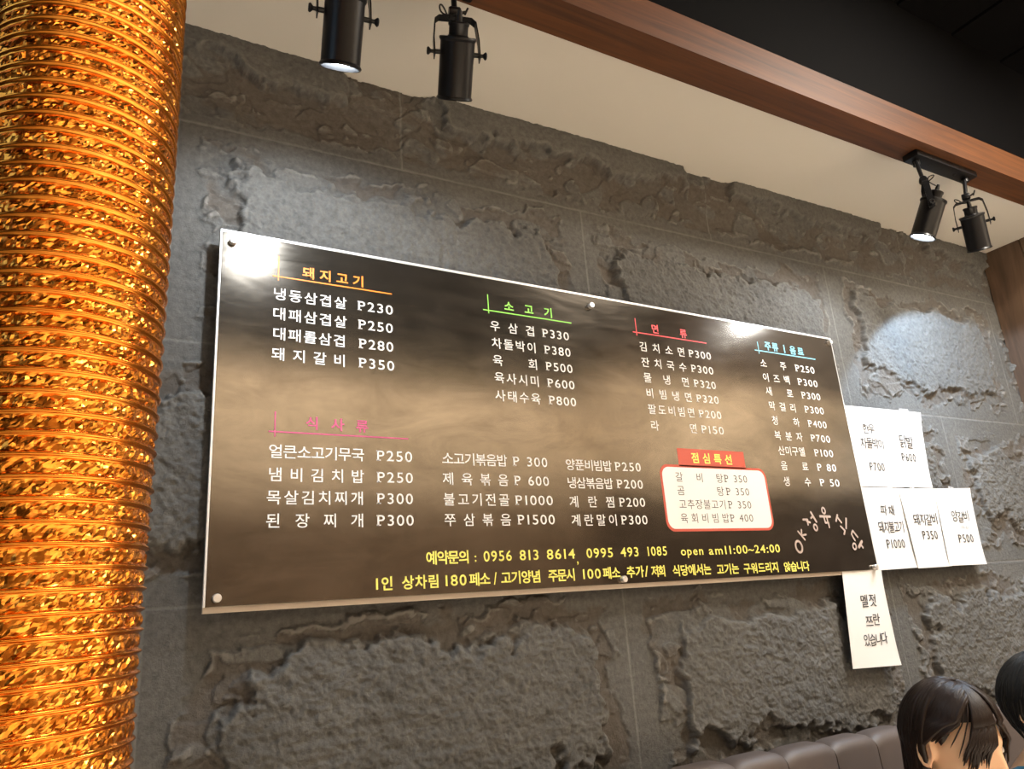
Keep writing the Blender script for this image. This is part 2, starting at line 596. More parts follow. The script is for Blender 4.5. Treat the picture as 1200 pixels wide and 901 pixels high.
class Text:
    """lays glyphs on a vertical plane facing -y"""
    def __init__(s, y):
        s.mb = MB()
        s.y = y
    def put(s, vs, fs):
        s.mb.add([(p[0], s.y, p[1]) for p in vs], fs)
    def name(s, t, u0, u1, v, h=HH, off=0.006, sx=1.0, slant=0.0, wob=0.0):
        """syllables spread evenly from u0 to u1"""
        n = len(t)
        cw = min(h * sx, (u1 - u0) / n * 1.04)
        for i, c in enumerate(t):
            vs, fs = glyph(c, off)
            uc = u0 + cw / 2 + (u1 - u0 - cw) * (i / (n - 1) if n > 1 else 0.5)
            ky = h / 0.915
            kx = cw / 0.86
            a = wob * (random.random() - 0.5)
            dv = wob * h * (random.random() - 0.5)
            x = (vs[:, 0] - 0.46) * kx
            yy = (vs[:, 1] - 0.375) * ky
            x, yy = x * math.cos(a) - yy * math.sin(a) + slant * yy, x * math.sin(a) + yy * math.cos(a)
            s.put(np.stack([x + uc, yy + v + dv], 1), fs)
    def line(s, t, u0, u1, v, h=0.0212, off=0.004, slab=True):
        """latin or digit run fitted to u0..u1"""
        ky = h / 0.70
        if len(t) == 1:
            vs, fs = glyph(t, off)
            x0, x1 = vs[:, 0].min(), vs[:, 0].max()
            kx = (u1 - u0) / (x1 - x0)
            s.put(np.stack([(vs[:, 0] - x0) * kx + u0, (vs[:, 1] - 0.345) * ky + v], 1), fs)
        else:
            WT = {' ': 0.75, ':': 0.55, ',': 0.5, '(': 0.6, ')': 0.6, 'm': 1.45, '1': 0.72}
            ws = [WT.get(c, 1.0) for c in t]
            pitch = (u1 - u0) / (sum(ws) - 0.24)
            kx = pitch * 0.76 / 0.44
            x = u0 - 0.12 * pitch
            for c, wt in zip(t, ws):
                if c != ' ':
                    vs, fs = glyph(c, off)
                    xm = (vs[:, 0].min() + vs[:, 0].max()) / 2
                    s.put(np.stack([(vs[:, 0] - xm) * kx + x + wt * pitch / 2, (vs[:, 1] - 0.345) * ky + v], 1), fs)
                x += wt * pitch
        if slab and t[0] == 'P':      # the slab feet of the P
            w_ = 0.0042 if h > 0.015 else 0.003
            for zz, sg in ((v - 0.345 * ky, 1), (v + 0.345 * ky, -1)):
                q = 0.0022 * sg
                x = u0 + 0.055 * kx
                s.put([(x - w_ * 0.8, zz), (x + w_ * (1.3 if sg > 0 else 0.2), zz), (x + w_ * (1.3 if sg > 0 else 0.2), zz + q), (x - w_ * 0.8, zz + q)],
                      [(0, 1, 2, 3) if sg > 0 else (3, 2, 1, 0)])
    def rect(s, u0, u1, v0, v1):
        s.put([(u0, v0), (u1, v0), (u1, v1), (u0, v1)], [(0, 1, 2, 3)])

def lettering(t, name, m, label=None):
    o = bpart(t.mb, name, m)
    if label:
        o['label'] = label
    return o

LM = {}
def ink(name, c):
    LM[name] = mat('ink_' + name, c, 0.5)
    return LM[name]
WHT = ink('white', (0.80, 0.79, 0.77))
ORG = ink('orange', (0.86, 0.24, 0.02))
PNK = ink('pink', (0.52, 0.085, 0.20))
GRN = ink('green', (0.30, 0.80, 0.10))
RED = ink('red', (0.85, 0.05, 0.06))
BLU = ink('blue', (0.22, 0.70, 0.95))
YEL = ink('yellow', (0.86, 0.80, 0.16))
BRK = ink('brick', (0.52, 0.085, 0.05))
BLK = ink('black', (0.03, 0.028, 0.028))
TAN = ink('tan', (0.42, 0.33, 0.28))
YF_ = -0.0506

menu = [
 [('냉동삼겹살', .306, .456), ('P230', .481, .558), 2.0395], [('대패삼겹살', .306, .456), ('P250', .482, .557), 1.9972],
 [('대패롤삼겹', .307, .454), ('P280', .483, .557), 1.9547], [('돼지갈비', .306, .454), ('P350', .482, .558), 1.9123],
 [('얼큰소고기무국', .305, .49), ('P250', .517, .592), 1.7188], [('냄비김치밥', .305, .489), ('P250', .517, .592), 1.6752],
 [('목살김치찌개', .303, .488), ('P300', .516, .591), 1.6325], [('된장찌개', .303, .488), ('P300', .515, .591), 1.5897],
 [('우삼겹', .797, .919), ('P330', .941, 1.017), 2.0373], [('차돌박이', .798, .919), ('P380', .943, 1.017), 1.995],
 [('육회', .798, .919), ('P500', .943, 1.018), 1.953], [('육사시미', .799, .92), ('P600', .943, 1.019), 1.9115],
 [('사태수육', .798, .919), ('P800', .943, 1.019), 1.869],
 [('소고기볶음밥', .66, .817), ('P 300', .833, .922), 1.719], [('제육볶음', .659, .817), ('P 600', .833, .922), 1.676],
 [('불고기전골', .659, .816), ('P1000', .832, .928), 1.6327], [('쭈삼볶음', .659, .817), ('P1500', .834, .929), 1.5903],
 [('양푼비빔밥', .972, 1.105), ('P250', 1.116, 1.194), 1.7167], [('냉삼볶음밥', .972, 1.103), ('P200', 1.116, 1.194), 1.6743],
 [('계란찜', .973, 1.103), ('P200', 1.117, 1.194), 1.6307], [('계란말이', .974, 1.105), ('P300', 1.117, 1.195), 1.5888],
 [('김치소면', 1.24, 1.398), ('P300', 1.413, 1.494), 2.0393], [('잔치국수', 1.24, 1.396), ('P300', 1.414, 1.494), 1.996],
 [('물냉면', 1.241, 1.398), ('P320', 1.416, 1.495), 1.954], [('비빔냉면', 1.242, 1.4), ('P320', 1.417, 1.497), 1.912],
 [('팔도비빔면', 1.242, 1.402), ('P200', 1.418, 1.498), 1.8695], [('라면', 1.244, 1.402), ('P150', 1.418, 1.498), 1.8265],
 [('소주', 1.691, 1.801), ('P250', 1.842, 1.927), 2.0415], [('이즈백', 1.691, 1.806), ('P300', 1.842, 1.929), 1.9983],
 [('새로', 1.693, 1.808), ('P300', 1.847, 1.93), 1.9567], [('막걸리', 1.695, 1.81), ('P300', 1.849, 1.933), 1.9128],
 [('청하', 1.697, 1.813), ('P400', 1.852, 1.933), 1.8695], [('복분자', 1.697, 1.814), ('P700', 1.852, 1.936), 1.8258],
 [('산미구엘', 1.701, 1.813), ('P100', 1.855, 1.937), 1.782], [('음료', 1.701, 1.815), ('P 80', 1.855, 1.938), 1.7388],
 [('생수', 1.7, 1.814), ('P 50', 1.854, 1.939), 1.6942]]
for nm, pr, v in menu:
    t = Text(YF_)
    t.name(*nm, v)
    lettering(t, 'dish_lettering', WHT)
    t = Text(YF_)
    t.line(*pr, v)
    lettering(t, 'price_lettering', WHT)

def heading(txt, u0, u1, v, m, rule, h=0.025, off=0.022):
    t = Text(YF_)
    if '|' in txt:
        t.name('주류', 1.723, 1.781, v + 0.001, h * 1.05, off)
        t.rect(1.8055, 1.8095, v - 0.013, v + 0.013)
        t.name('음료', 1.832, 1.893, v, h * 1.05, off)
    else:
        t.name(txt, u0, u1, v, h, off, sx=1.0)
    vu, vlo, vhi, h0, h1, hv = rule
    lettering(t, 'heading_lettering', m)
    t = Text(YF_)
    t.rect(vu - 0.0012, vu + 0.0012, vlo, vhi)
    t.y -= 0.0001
    t.rect(h0, h1, hv - 0.0014, hv + 0.0014)
    lettering(t, 'heading_rule', m)
heading('돼지고기', .364, .495, 2.0955, ORG, (.3155, 2.069, 2.123, .304, .557, 2.0775))
heading('식사류', .374, .499, 1.7775, PNK, (.3155, 1.747, 1.796, .304, .585, 1.7565))
heading('소고기', .839, .975, 2.0930, GRN, (.7955, 2.067, 2.115, .781, 1.029, 2.0745))
heading('면류', 1.29, 1.415, 2.095, RED, (1.2365, 2.068, 2.117, 1.224, 1.485, 2.077))
heading('주류|음료', 1.723, 1.891, 2.098, BLU, (1.694, 2.070, 2.107, 1.677, 1.943, 2.0795))

# the lunch special box
def rrect(u0, u1, v0, v1, r, n=8):
    pts = []
    for cx, cy, a0 in ((u1 - r, v1 - r, 0), (u0 + r, v1 - r, 90), (u0 + r, v0 + r, 180), (u1 - r, v0 + r, 270)):
        for i in range(n + 1):
            a = math.radians(a0 + 90 * i / n)
            pts.append((cx + r * math.cos(a), cy + r * math.sin(a)))
    return pts
t = Text(-0.0503)
p_ = rrect(1.254, 1.633, 1.560, 1.7275, 0.026)
t.put(p_, [tuple(range(len(p_)))])
t.rect(1.321, 1.560, 1.724, 1.771)
lettering(t, 'special_frame', BRK, 'brick red frame and tab of the lunch special box')
t = Text(-0.0505)
p_ = rrect(1.2605, 1.6265, 1.5665, 1.721, 0.022)
t.put(p_, [tuple(range(len(p_)))])
lettering(t, 'special_panel', WHT, 'white rounded panel of the lunch special box')
t = Text(YF_)
t.name('점심특선', 1.367, 1.513, 1.7475, 0.027, 0.02)
lettering(t, 'special_heading_lettering', YEL)
for nm, pr, v in ([('갈비탕', 1.303, 1.468), ('P 350', 1.474, 1.557), 1.6962], [('곰탕', 1.303, 1.464), ('P 350', 1.474, 1.557), 1.6618],
                  [('고추장불고기', 1.303, 1.465), ('P 350', 1.474, 1.557), 1.6275], [('육회비빔밥', 1.302, 1.468), ('P 400', 1.474, 1.556), 1.5927]):
    t = Text(-0.0508)
    t.name(*nm, v, h=0.0245, off=-0.003)
    lettering(t, 'special_dish_lettering', BLK)
    t = Text(-0.0508)
    t.line(*pr, v, h=0.0195, off=-0.006)
    lettering(t, 'special_price_lettering', BLK)

v = 1.5148
def word(kind, s_, a, c, vv, h):
    t = Text(YF_)
    if is_hangul(s_[0]):
        t.name(s_, a, c, vv, h, 0.022, sx=0.95)
    else:
        t.line(s_, a, c, vv, h, 0.012)
    lettering(t, kind, YEL)
word('contact_lettering', '예약문의', .615, .712, v, 0.026)
word('contact_lettering', ':', .7235, .7275, v - 0.001, 0.018)
for s_, a, c in (('0956', .745, .812), ('813', .832, .880), ('8614', .901, .974), ('0995', 1.007, 1.081), ('493', 1.104, 1.157), ('1085', 1.182, 1.244)):
    word('phone_lettering', s_, a, c, v, 0.021)
word('phone_lettering', ',', .9785, .9825, v - 0.0105, 0.021)
word('hours_lettering', 'open', 1.289, 1.362, v - 0.002, 0.020)
word('hours_lettering', 'am11:00~24:00', 1.38, 1.638, v - 0.0025, 0.0205)
for s_, a, c in (('1', .510, .514), ('180', .653, .702), ('/', .765, .773), ('100', .989, 1.040), ('/', 1.168, 1.179)):
    word('notice_lettering', s_, a, c, 1.4695, 0.021 if s_ != '/' else 0.024)
for s_, a, c, dv in (('인', .521, .544, 0), ('상차림', .563, .642, 0), ('페소', .709, .757, 0), ('고기양념', .783, .881, 0), ('주문시', .90, .971, 0),
                  ('페소', 1.047, 1.096, 0), ('추가', 1.115, 1.165, 0), ('저희', 1.188, 1.232, -.001), ('식당에서는', 1.254, 1.379, -.002), ('고기는', 1.399, 1.475, -.004),
                  ('구워드리지', 1.493, 1.622, -.005), ('않습니다', 1.643, 1.742, -.006)):
    word('notice_lettering', s_, a, c, 1.4695 + dv, 0.0255)

# hand drawn arc of the shop's name, brush strokes with round ends
def stroke(t, pts, w0):
    for (ax, ay), (bx_, by_) in zip(pts[:-1], pts[1:]):
        L = math.hypot(bx_ - ax, by_ - ay)
        an = math.atan2(by_ - ay, bx_ - ax)
        ring = []
        for i in range(9):
            a = an + PI / 2 + PI * i / 8
            ring.append((ax + w0 * math.cos(a), ay + w0 * math.sin(a)))
        for i in range(9):
            a = an - PI / 2 + PI * i / 8
            ring.append((bx_ + w0 * math.cos(a), by_ + w0 * math.sin(a)))
        t.y -= 0.00002
        t.put(ring, [tuple(range(18))])
def ellipse(cx, cy, rx, ry, rot, n=18):
    return [(cx + rx * math.cos(a) * math.cos(rot) - ry * math.sin(a) * math.sin(rot),
             cy + rx * math.cos(a) * math.sin(rot) + ry * math.sin(a) * math.cos(rot)) for a in [2 * PI * i / n for i in range(n + 1)]]
t = Text(YF_)
stroke(t, ellipse(1.715, 1.515, 0.0125, 0.0155, 0.25), 0.0030)
stroke(t, [(1.722, 1.556), (1.744, 1.533)], 0.0026)
stroke(t, [(1.737, 1.560), (1.734, 1.545), (1.752, 1.547)], 0.0026)
stroke(t, [(1.752, 1.588), (1.769, 1.588), (1.768, 1.574)], 0.0030)
stroke(t, [(1.766, 1.583), (1.778, 1.580)], 0.0030)
stroke(t, [(1.789, 1.608), (1.805, 1.582)], 0.0034)
stroke(t, [(1.785, 1.592), (1.794, 1.597)], 0.0028)
stroke(t, ellipse(1.797, 1.566, 0.007, 0.0085, 0.3, 12), 0.0026)
stroke(t, ellipse(1.844, 1.613, 0.0068, 0.0085, 0.1, 12), 0.0026)
stroke(t, [(1.824, 1.597), (1.867, 1.596)], 0.0034)
stroke(t, [(1.840, 1.594), (1.842, 1.579), (1.855, 1.579), (1.855, 1.566)], 0.0029)
stroke(t, [(1.852, 1.594), (1.853, 1.580)], 0.0026)
stroke(t, [(1.900, 1.600), (1.890, 1.584)], 0.0034)
stroke(t, [(1.899, 1.594), (1.912, 1.579)], 0.0028)
stroke(t, [(1.936, 1.590), (1.928, 1.563)], 0.0034)
stroke(t, [(1.905, 1.568), (1.920, 1.556), (1.914, 1.546)], 0.0030)
stroke(t, [(1.972, 1.537), (1.955, 1.556), (1.946, 1.545), (1.957, 1.528)], 0.0027)
stroke(t, [(1.986, 1.524), (1.969, 1.509)], 0.0045)
stroke(t, [(1.978, 1.517), (1.986, 1.507)], 0.0030)
stroke(t, ellipse(1.949, 1.511, 0.0075, 0.0085, -0.3, 12), 0.0027)
lettering(t, 'shop_name_lettering', TAN, 'tan hand drawn arc of letters')

# ------------------------------------------------------------------ paper notices
M_paper = mat('paper', (0.76, 0.745, 0.72), 0.35)
M_pen = mat('pen_ink', (0.03, 0.028, 0.03), 0.6)
M_penl = mat('pale_pen_ink', (0.36, 0.35, 0.36), 0.6)
M_tape = mat('clear_tape', (0.9, 0.9, 0.9), 0.08, Alpha=0.25)
def paper(label, quad, y, texts, tapes=()):
    """quad: four corners (x, z) top-left, top-right, bottom-right, bottom-left"""
    cx = sum(q[0] for q in quad) / 4
    zb = min(q[1] for q in quad)
    root = thing('paper_notice', label, 'notice', (cx, y, zb), 'handwritten paper notices by the menu board')
    inv = Matrix.Translation(-Vector((cx, y, zb)))
    n = 14
    mb = MB()
    vs = []
    ph = random.random() * 6
    def wave(s_, t_):
        return -0.0022 * (math.sin(s_ * 3.1 + ph) * math.sin(t_ * 2.4 + ph * 0.7) + 1.0) - 0.004 * (abs(t_ - 0.5) * 2) ** 4 * s_
    def at(s_, t_, off=0.0):
        a = Vector(quad[0]).lerp(Vector(quad[1]), s_)
        c = Vector(quad[3]).lerp(Vector(quad[2]), s_)
        p = a.lerp(c, t_)
        return (p.x, y + wave(s_, t_) + off, p.y)
    for side in (0.0, 0.0006):
        for i in range(n + 1):
            for j in range(n + 1):
                vs.append(at(j / n, i / n, side))
    fs = []
    N = (n + 1) * (n + 1)
    for i in range(n):
        for j in range(n):
            a = i * (n + 1) + j
            fs.append((a, a + n + 1, a + n + 2, a + 1))
            fs.append((N + a, N + a + 1, N + a + n + 2, N + a + n + 1))
    rim = [j for j in range(n + 1)] + [i * (n + 1) + n for i in range(1, n + 1)] + [n * (n + 1) + j for j in range(n - 1, -1, -1)] + [i * (n + 1) for i in range(n - 1, 0, -1)]
    for i in range(len(rim)):
        a, c = rim[i], rim[(i + 1) % len(rim)]
        fs.append((a, c, N + c, N + a))
    mb.add(vs, fs)
    o = mb.build('sheet', M_paper, smooth=False)
    o.parent = root
    o.matrix_parent_inverse = inv
    qx0, qx1 = quad[0][0], quad[1][0]
    zt, zb_ = quad[0][1], quad[3][1]
    for item in texts:
        s_, u0, u1, v = item[:4]
        h = item[4] if len(item) > 4 else 0.030
        t = Text(0.0)
        if is_hangul(s_[0]):
            t.name(s_, u0, u1, v, h, 0.004, slant=0.10, wob=0.16)
        else:
            t.line(s_, u0, u1, v, h, 0.004, slab=False)
        t.mb.v = [(a, y + wave((a - qx0) / (qx1 - qx0), (zt - c) / (zt - zb_)) - 0.0013, c) for a, _, c in t.mb.v]
        o = t.mb.build('handwritten_text', M_penl if s_[0] == '(' else M_pen)
        o.parent = root
        o.matrix_parent_inverse = inv
    for (u, v, tw, th, rot) in tapes:
        mb = MB()
        yy = y + min(wave((u - qx0) / (qx1 - qx0), (zt - v) / (zt - zb_)), 0) - 0.0012
        mb.box((u, yy, v), (tw, 0.0004, th), Matrix.Rotation(rot, 3, 'Y'))
        o = mb.build('tape', M_tape)
        o.parent = root
        o.matrix_parent_inverse = inv
    return root

paper('upper white paper notice right of the menu board, with prices P700 and P600',
      [(2.046, 1.944), (2.456, 1.948), (2.424, 1.691), (2.046, 1.689)], -0.0345,
      [('한우', 2.122, 2.182, 1.876, .034), ('차돌박이', 2.096, 2.214, 1.826, .036), ('(200g)', 2.130, 2.175, 1.787, .011), ('P700', 2.118, 2.190, 1.752, .026),
       ('닭발', 2.300, 2.376, 1.839, .044), ('P600', 2.295, 2.371, 1.789, .026)], [(2.36, 1.945, .05, .018, 0)])
paper('white paper notice beside the lower right corner of the menu board, priced P1000',
      [(2.046, 1.688), (2.262, 1.687), (2.262, 1.443), (2.046, 1.441)], -0.0340,
      [('파채', 2.126, 2.196, 1.616, .032), ('돼지불고기', 2.098, 2.228, 1.565, .036), ('P1000', 2.120, 2.211, 1.516, .026)], [(2.19, 1.68, .018, .03, .2)])
paper('white paper notice priced P350, middle sheet of the lower row beside the board',
      [(2.238, 1.686), (2.432, 1.688), (2.425, 1.441), (2.247, 1.440)], -0.0375,
      [('돼지갈비', 2.276, 2.410, 1.590, .036), ('P350', 2.305, 2.388, 1.540, .026)], [(2.31, 1.682, .018, .03, -.3)])
paper('white paper notice priced P500, outermost sheet of the lower row farthest from the board',
      [(2.427, 1.688), (2.630, 1.693), (2.621, 1.441), (2.410, 1.442)], -0.0400,
      [('양갈비', 2.484, 2.589, 1.598, .036), ('(200g)', 2.515, 2.566, 1.564, .011), ('P500', 2.493, 2.579, 1.526, .026)], [(2.52, 1.688, .03, .016, .1)])
paper('cream paper notice without a price hanging below the right end of the menu board',
      [(1.880, 1.4435), (2.052, 1.4435), (2.053, 1.181), (1.848, 1.190)], -0.0440,
      [('멜젓', 1.934, 2.005, 1.359, .034), ('쯔란', 1.938, 2.002, 1.307, .032), ('있습니다', 1.913, 2.017, 1.256, .032)])

# ------------------------------------------------------------------ spotlights
M_black = mat('black_metal', (0.006, 0.006, 0.007), 0.34, metal=0.0, spec=0.3)
M_blackin = mat('lamp_reflector', (0.8, 0.8, 0.82), 0.2, metal=1.0)
M_bulb = mat('lit_bulb', (1, 1, 1), 0.3)
P(M_bulb).inputs['Emission Color'].default_value = (0.86, 0.94, 1.0, 1)
P(M_bulb).inputs['Emission Strength'].default_value = 60.0
M_dark = mat('unlit_bulb', (0.25, 0.25, 0.26), 0.15)
M_cable = mat('black_cable', (0.010, 0.010, 0.010), 0.45)

def fixture(label, plate_c, plate_ang, heads):
    """twin adjustable spotlight; heads: (anchor, pivot, side angle, tilt, lit, power)"""
    root = thing('twin_spotlight', label, 'spotlight', plate_c, 'twin black spotlights under the wooden beam')
    inv = Matrix.Translation(-Vector(plate_c))
    def part(mb, name, m, parent=None, auto=0.6):
        o = mb.build(name, m, auto=auto)
        if parent is None:
            o.parent = root
            o.matrix_parent_inverse = inv
        else:
            o.parent = parent
        return o
    b = MB()
    Rz = Matrix.Rotation(plate_ang, 3, 'Z')
    ry = Matrix.Rotation(-0.0193, 3, 'Y')
    b.box(plate_c, (0.335, 0.050, 0.022), Rz @ ry, bev=0.006)
    for s_ in (-0.07, 0.07):
        b.lathe([(0.0, -0.0135), (0.004, -0.0135), (0.005, -0.011)], Rz @ ry, Vector(plate_c) + Rz @ Vector((s_, 0, 0)), 12)
    part(b, 'mounting_plate', M_black)
    for (anchor, pivot, sa, tilt, naz, lit, power) in heads:
        A = Vector(anchor)
        Pv = Vector(pivot)
        s_ = Vector((math.cos(sa), math.sin(sa), 0))
        n = Vector((-math.sin(sa), math.cos(sa), 0)) if naz is None else Vector((math.cos(naz), math.sin(naz), 0))
        aim = (n * math.sin(tilt) - Vector((0, 0, 1)) * math.cos(tilt)).normalized()
        z = -aim
        xax = (s_ - z * s_.dot(z)).normalized()
        yax = z.cross(xax)
        M = Matrix((xax, yax, z)).transposed()
        yt = Vector((Pv.x, Pv.y, Pv.z + 0.083))          # top of the yoke
        kn = yt + Vector((0, 0, 0.016))
        b = MB()
        b.tube([A, A.lerp(kn, 0.75), kn], [0.006, 0.006, 0.005], 12)
        b.lathe([(0.0, 0.012), (0.010, 0.012), (0.011, 0.0), (0.0105, -0.012), (0, -0.012)], Matrix.Identity(3), A + Vector((0, 0, -0.008)), 16)
        part(b, 'stem', M_black)
        b = MB()
        Mk = Matrix((Vector((-s_.y, s_.x, 0)), Vector((0, 0, 1)), s_)).transposed()
        b.lathe([(0.0, 0.012), (0.009, 0.012), (0.011, 0.009), (0.011, -0.009), (0.009, -0.012), (0, -0.012)], Mk, kn, 16)
        b.tube([kn + s_ * 0.012, kn + s_ * 0.022 + Vector((0, 0, .004))], [0.003, 0.003], 8)
        b.box(kn + s_ * 0.024 + Vector((0, 0, .006)), (0.004, 0.004, 0.018), Matrix.Rotation(sa, 3, 'Z') @ Matrix.Rotation(0.4, 3, 'Y'), bev=0.001)
        part(b, 'knuckle', M_black)
        # U shaped yoke
        b = MB()
        hw = 0.0445
        path = [Pv - s_ * hw + Vector((0, 0, -0.012)), Pv - s_ * hw + Vector((0, 0, 0.03)), Pv - s_ * (hw - 0.004) + Vector((0, 0, 0.074)), Pv - s_ * (hw - 0.012) + Vector((0, 0, 0.082)),
                yt, Pv + s_ * (hw - 0.012) + Vector((0, 0, 0.082)), Pv + s_ * (hw - 0.004) + Vector((0, 0, 0.074)), Pv + s_ * hw + Vector((0, 0, 0.03)), Pv + s_ * hw + Vector((0, 0, -0.012))]
        nn = Vector((-s_.y, s_.x, 0))
        vs = []
        for i, p in enumerate(path):
            tt = (path[min(i + 1, 8)] - path[max(i - 1, 0)]).normalized()
            o_ = tt.cross(nn).normalized()
            for (a_, c_) in ((-0.008, -0.0011), (0.008, -0.0011), (0.008, 0.0011), (-0.008, 0.0011)):
                vs.append(p + nn * a_ + o_ * c_)
        fs = []
        for i in range(8):
            for k in range(4):
                fs.append((i * 4 + k, i * 4 + (k + 1) % 4, i * 4 + 4 + (k + 1) % 4, i * 4 + 4 + k))
        fs += [(3, 2, 1, 0), (32, 33, 34, 35)]
        b.add(vs, fs)
        part(b, 'yoke', M_black)
        # can
        r = 0.0335
        b = MB()
        prof = [(0.0, 0.030), (r * 0.6, 0.030), (r * 0.98, 0.030), (r + 0.0025, 0.029), (r + 0.003, 0.026), (r + 0.0015, 0.023), (r, 0.021),
                (r, -0.078), (r + 0.0015, -0.080), (r + 0.0028, -0.0825), (r + 0.0015, -0.085), (r - 0.0015, -0.085), (r - 0.002, -0.078), (r - 0.002, -0.02)]
        b.lathe(prof, M, Pv, 48)
        can = part(b, 'lamp_can', M_black)
        b = MB()
        b.lathe([(0.0, -0.02), (0.012, -0.02), (0.022, -0.04), (0.028, -0.06), (r - 0.0022, -0.076)], M, Pv, 40)
        part(b, 'reflector', M_blackin, can)
        b = MB()
        b.lathe([(0.029, -0.0705), (0.026, -0.0745), (0.018, -0.0775), (0.0, -0.0785)], M, Pv, 32)
        part(b, 'bulb', M_bulb if lit else M_dark, can)
        b = MB()
        b.lathe([(0.0, 0.056), (0.0175, 0.056), (0.0205, 0.054), (0.0205, 0.050), (0.0185, 0.047), (0.0185, 0.033), (0.021, 0.030)], M, Pv, 32)
        b.lathe([(0.0, 0.076), (0.0045, 0.076), (0.006, 0.066), (0.0065, 0.056)], M, Pv, 16)
        part(b, 'lamp_neck', M_black, can)
        for sg in (-1, 1):
            b = MB()
            Mx = Matrix((nn, Vector((0, 0, 1)), s_ * sg)).transposed()
            b.lathe([(0.0045, r - 0.001), (0.0045, hw + 0.002), (0.0035, hw + 0.002), (0.0035, hw + 0.007), (0.007, hw + 0.0105), (0.0078, hw + 0.0125), (0.006, hw + 0.0145), (0, hw + 0.0135)], Mx, Pv, 18)
            part(b, 'knob', M_black)
        # loop of cable from neck to yoke
        top = Pv + M @ Vector((0, 0, 0.074))
        pts = []
        e = yt - s_ * 0.012
        for i in range(17):
            u = i / 16
            p = top.lerp(e, u) + Vector((0, 0, 0.018 * math.sin(PI * u) - 0.004)) - s_ * 0.028 * math.sin(PI * u) + nn * 0.016 * math.sin(2 * PI * u)
            pts.append(p)
        b = MB()
        b.tube(pts, 0.0018, 8)
        part(b, 'cable', M_cable)
        if lit:
            l = bpy.data.lights.new('spot_beam', 'SPOT')
            l.energy = power
            l.color = (0.54, 0.74, 1.0) if lit < 130 else (0.84, 0.92, 1.0)
            l.spot_size = math.radians(lit)
            l.spot_blend = 0.15 if lit < 130 else 0.5
            l.shadow_soft_size = 0.018
            lo = bpy.data.objects.new('spot_beam', l)
            COL.objects.link(lo)
            lo.parent = root
            lo.matrix_parent_inverse = inv
            lo.matrix_basis = Matrix.Translation(Pv + aim * 0.080) @ M.to_4x4()
    return root

D = math.radians
fixture('left twin spotlight fixture above the menu board, one lamp lit', (0.46, -0.380, BZ(0.46) - 0.011), 0.0,
        [((0.345, -0.380, 2.618), (0.324, -0.452, 2.387), D(-8.5), D(31), None, 155, 29),
         ((0.575, -0.380, 2.622), (0.570, -0.390, 2.448), D(-17), D(42), None, 0, 0)])
fixture('right twin spotlight fixture near the corner of the soffit, one lamp glowing', (2.31, -0.375, BZ(2.31) - 0.011), 0.0,
        [((2.175, -0.372, 2.655), (2.095, -0.418, 2.437), D(34), D(27), D(108), 145, 22),
         ((2.440, -0.375, 2.660), (2.405, -0.380, 2.477), D(-61), D(25), None, 128, 72)])

# ------------------------------------------------------------------ foil duct
M_foil = mat('amber_foil', (0.80, 0.26, 0.03), 0.22, metal=1.0)
lk(M_foil, ramp(M_foil, noise(M_foil, obj_coords(M_foil), 40.0, 3, 0.6), [(0.3, (0.68, 0.20, 0.02)), (0.7, (0.84, 0.33, 0.05))]), P(M_foil).inputs['Base Color'])
def duct():
    cx, cy = -0.018, -0.930
    z0, z1 = 1.12, 3.25
    pitch = 0.0118
    R0 = 0.0578
    # one ring: a smooth rolled bead, then a web of foil crumpled into small flat facets
    phs = [0.00, 0.07, 0.14, 0.21, 0.28, 0.34, 0.47, 0.62, 0.78, 0.92]
    bead = [0.0001, 0.0016, 0.0028, 0.0022, 0.0006, 0.0, 0.0, 0.0, 0.0, 0.0]
    crum = [0.0, 0.0, 0.0, 0.0, 0.1, 0.45, 1.0, 1.0, 0.9, 0.4]
    nr = int((z1 - z0) / pitch)
    nt = 200
    rows = len(phs)
    rs = np.random.RandomState(4)
    N = nr * rows
    zs = z0 + (np.repeat(np.arange(nr), rows) + np.tile(phs, nr)) * pitch
    cr = np.tile(crum, nr)[:, None]
    bd = np.tile(bead, nr)[:, None]
    th = (np.arange(nt) / nt * 2 * PI)[None, :] + cr * (rs.rand(N, nt) - 0.5) * 0.016
    Z = zs[:, None] + cr * (rs.rand(N, nt) - 0.5) * 0.0011
    wh = rs.rand(N, nt) - 0.5
    wh = 0.7 * wh + 0.5 * (np.roll(wh, 1, 1) - np.roll(wh, 2, 1))
    slow = perlin(th / (2 * PI) * 60, Z / pitch * 1.5, 5)
    # the tube leans a hair ring by ring as it hangs
    lean = 0.0006 * np.sin(zs * 9)[:, None]
    r = R0 + bd + cr * (0.0012 * wh + 0.0011 * slow + 0.0008) + lean
    # slight tilt of the rings
    Z = Z + 0.0012 * np.sin(th + 0.8)
    o = grid_mesh('flexible_hose', cx + r * np.cos(th), cy + r * np.sin(th), Z, M_foil, smooth=False, closed_u=True)
    sm = np.repeat(np.tile([i in (0, 1, 2, 3) for i in range(rows)], nr)[:N - 1], nt)
    o.data.polygons.foreach_set('use_smooth', sm)
    return o
hose = duct()
dr = thing('exhaust_duct', 'amber foil flexible exhaust duct hanging from the ceiling at the left', 'exhaust duct', (-0.018, -0.93, 1.02))
hose.parent = dr
hose.matrix_parent_inverse = Matrix.Translation((0.018, 0.93, -1.02))
hb = MB()
hb.lathe([(0.0, 0.09), (0.05, 0.09), (0.063, 0.085), (0.063, 0.135), (0.061, 0.135), (0.061, 0.07), (0.085, 0.03), (0.105, 0.0), (0.108, 0.0), (0.088, 0.032), (0.063, 0.075), (0.063, 0.085)], None, (-0.018, -0.93, 1.02), 48)
h_ = hb.build('intake_hood', M_steel, auto=0.6)
h_.parent = dr
h_.matrix_parent_inverse = Matrix.Translation((0.018, 0.93, -1.02))

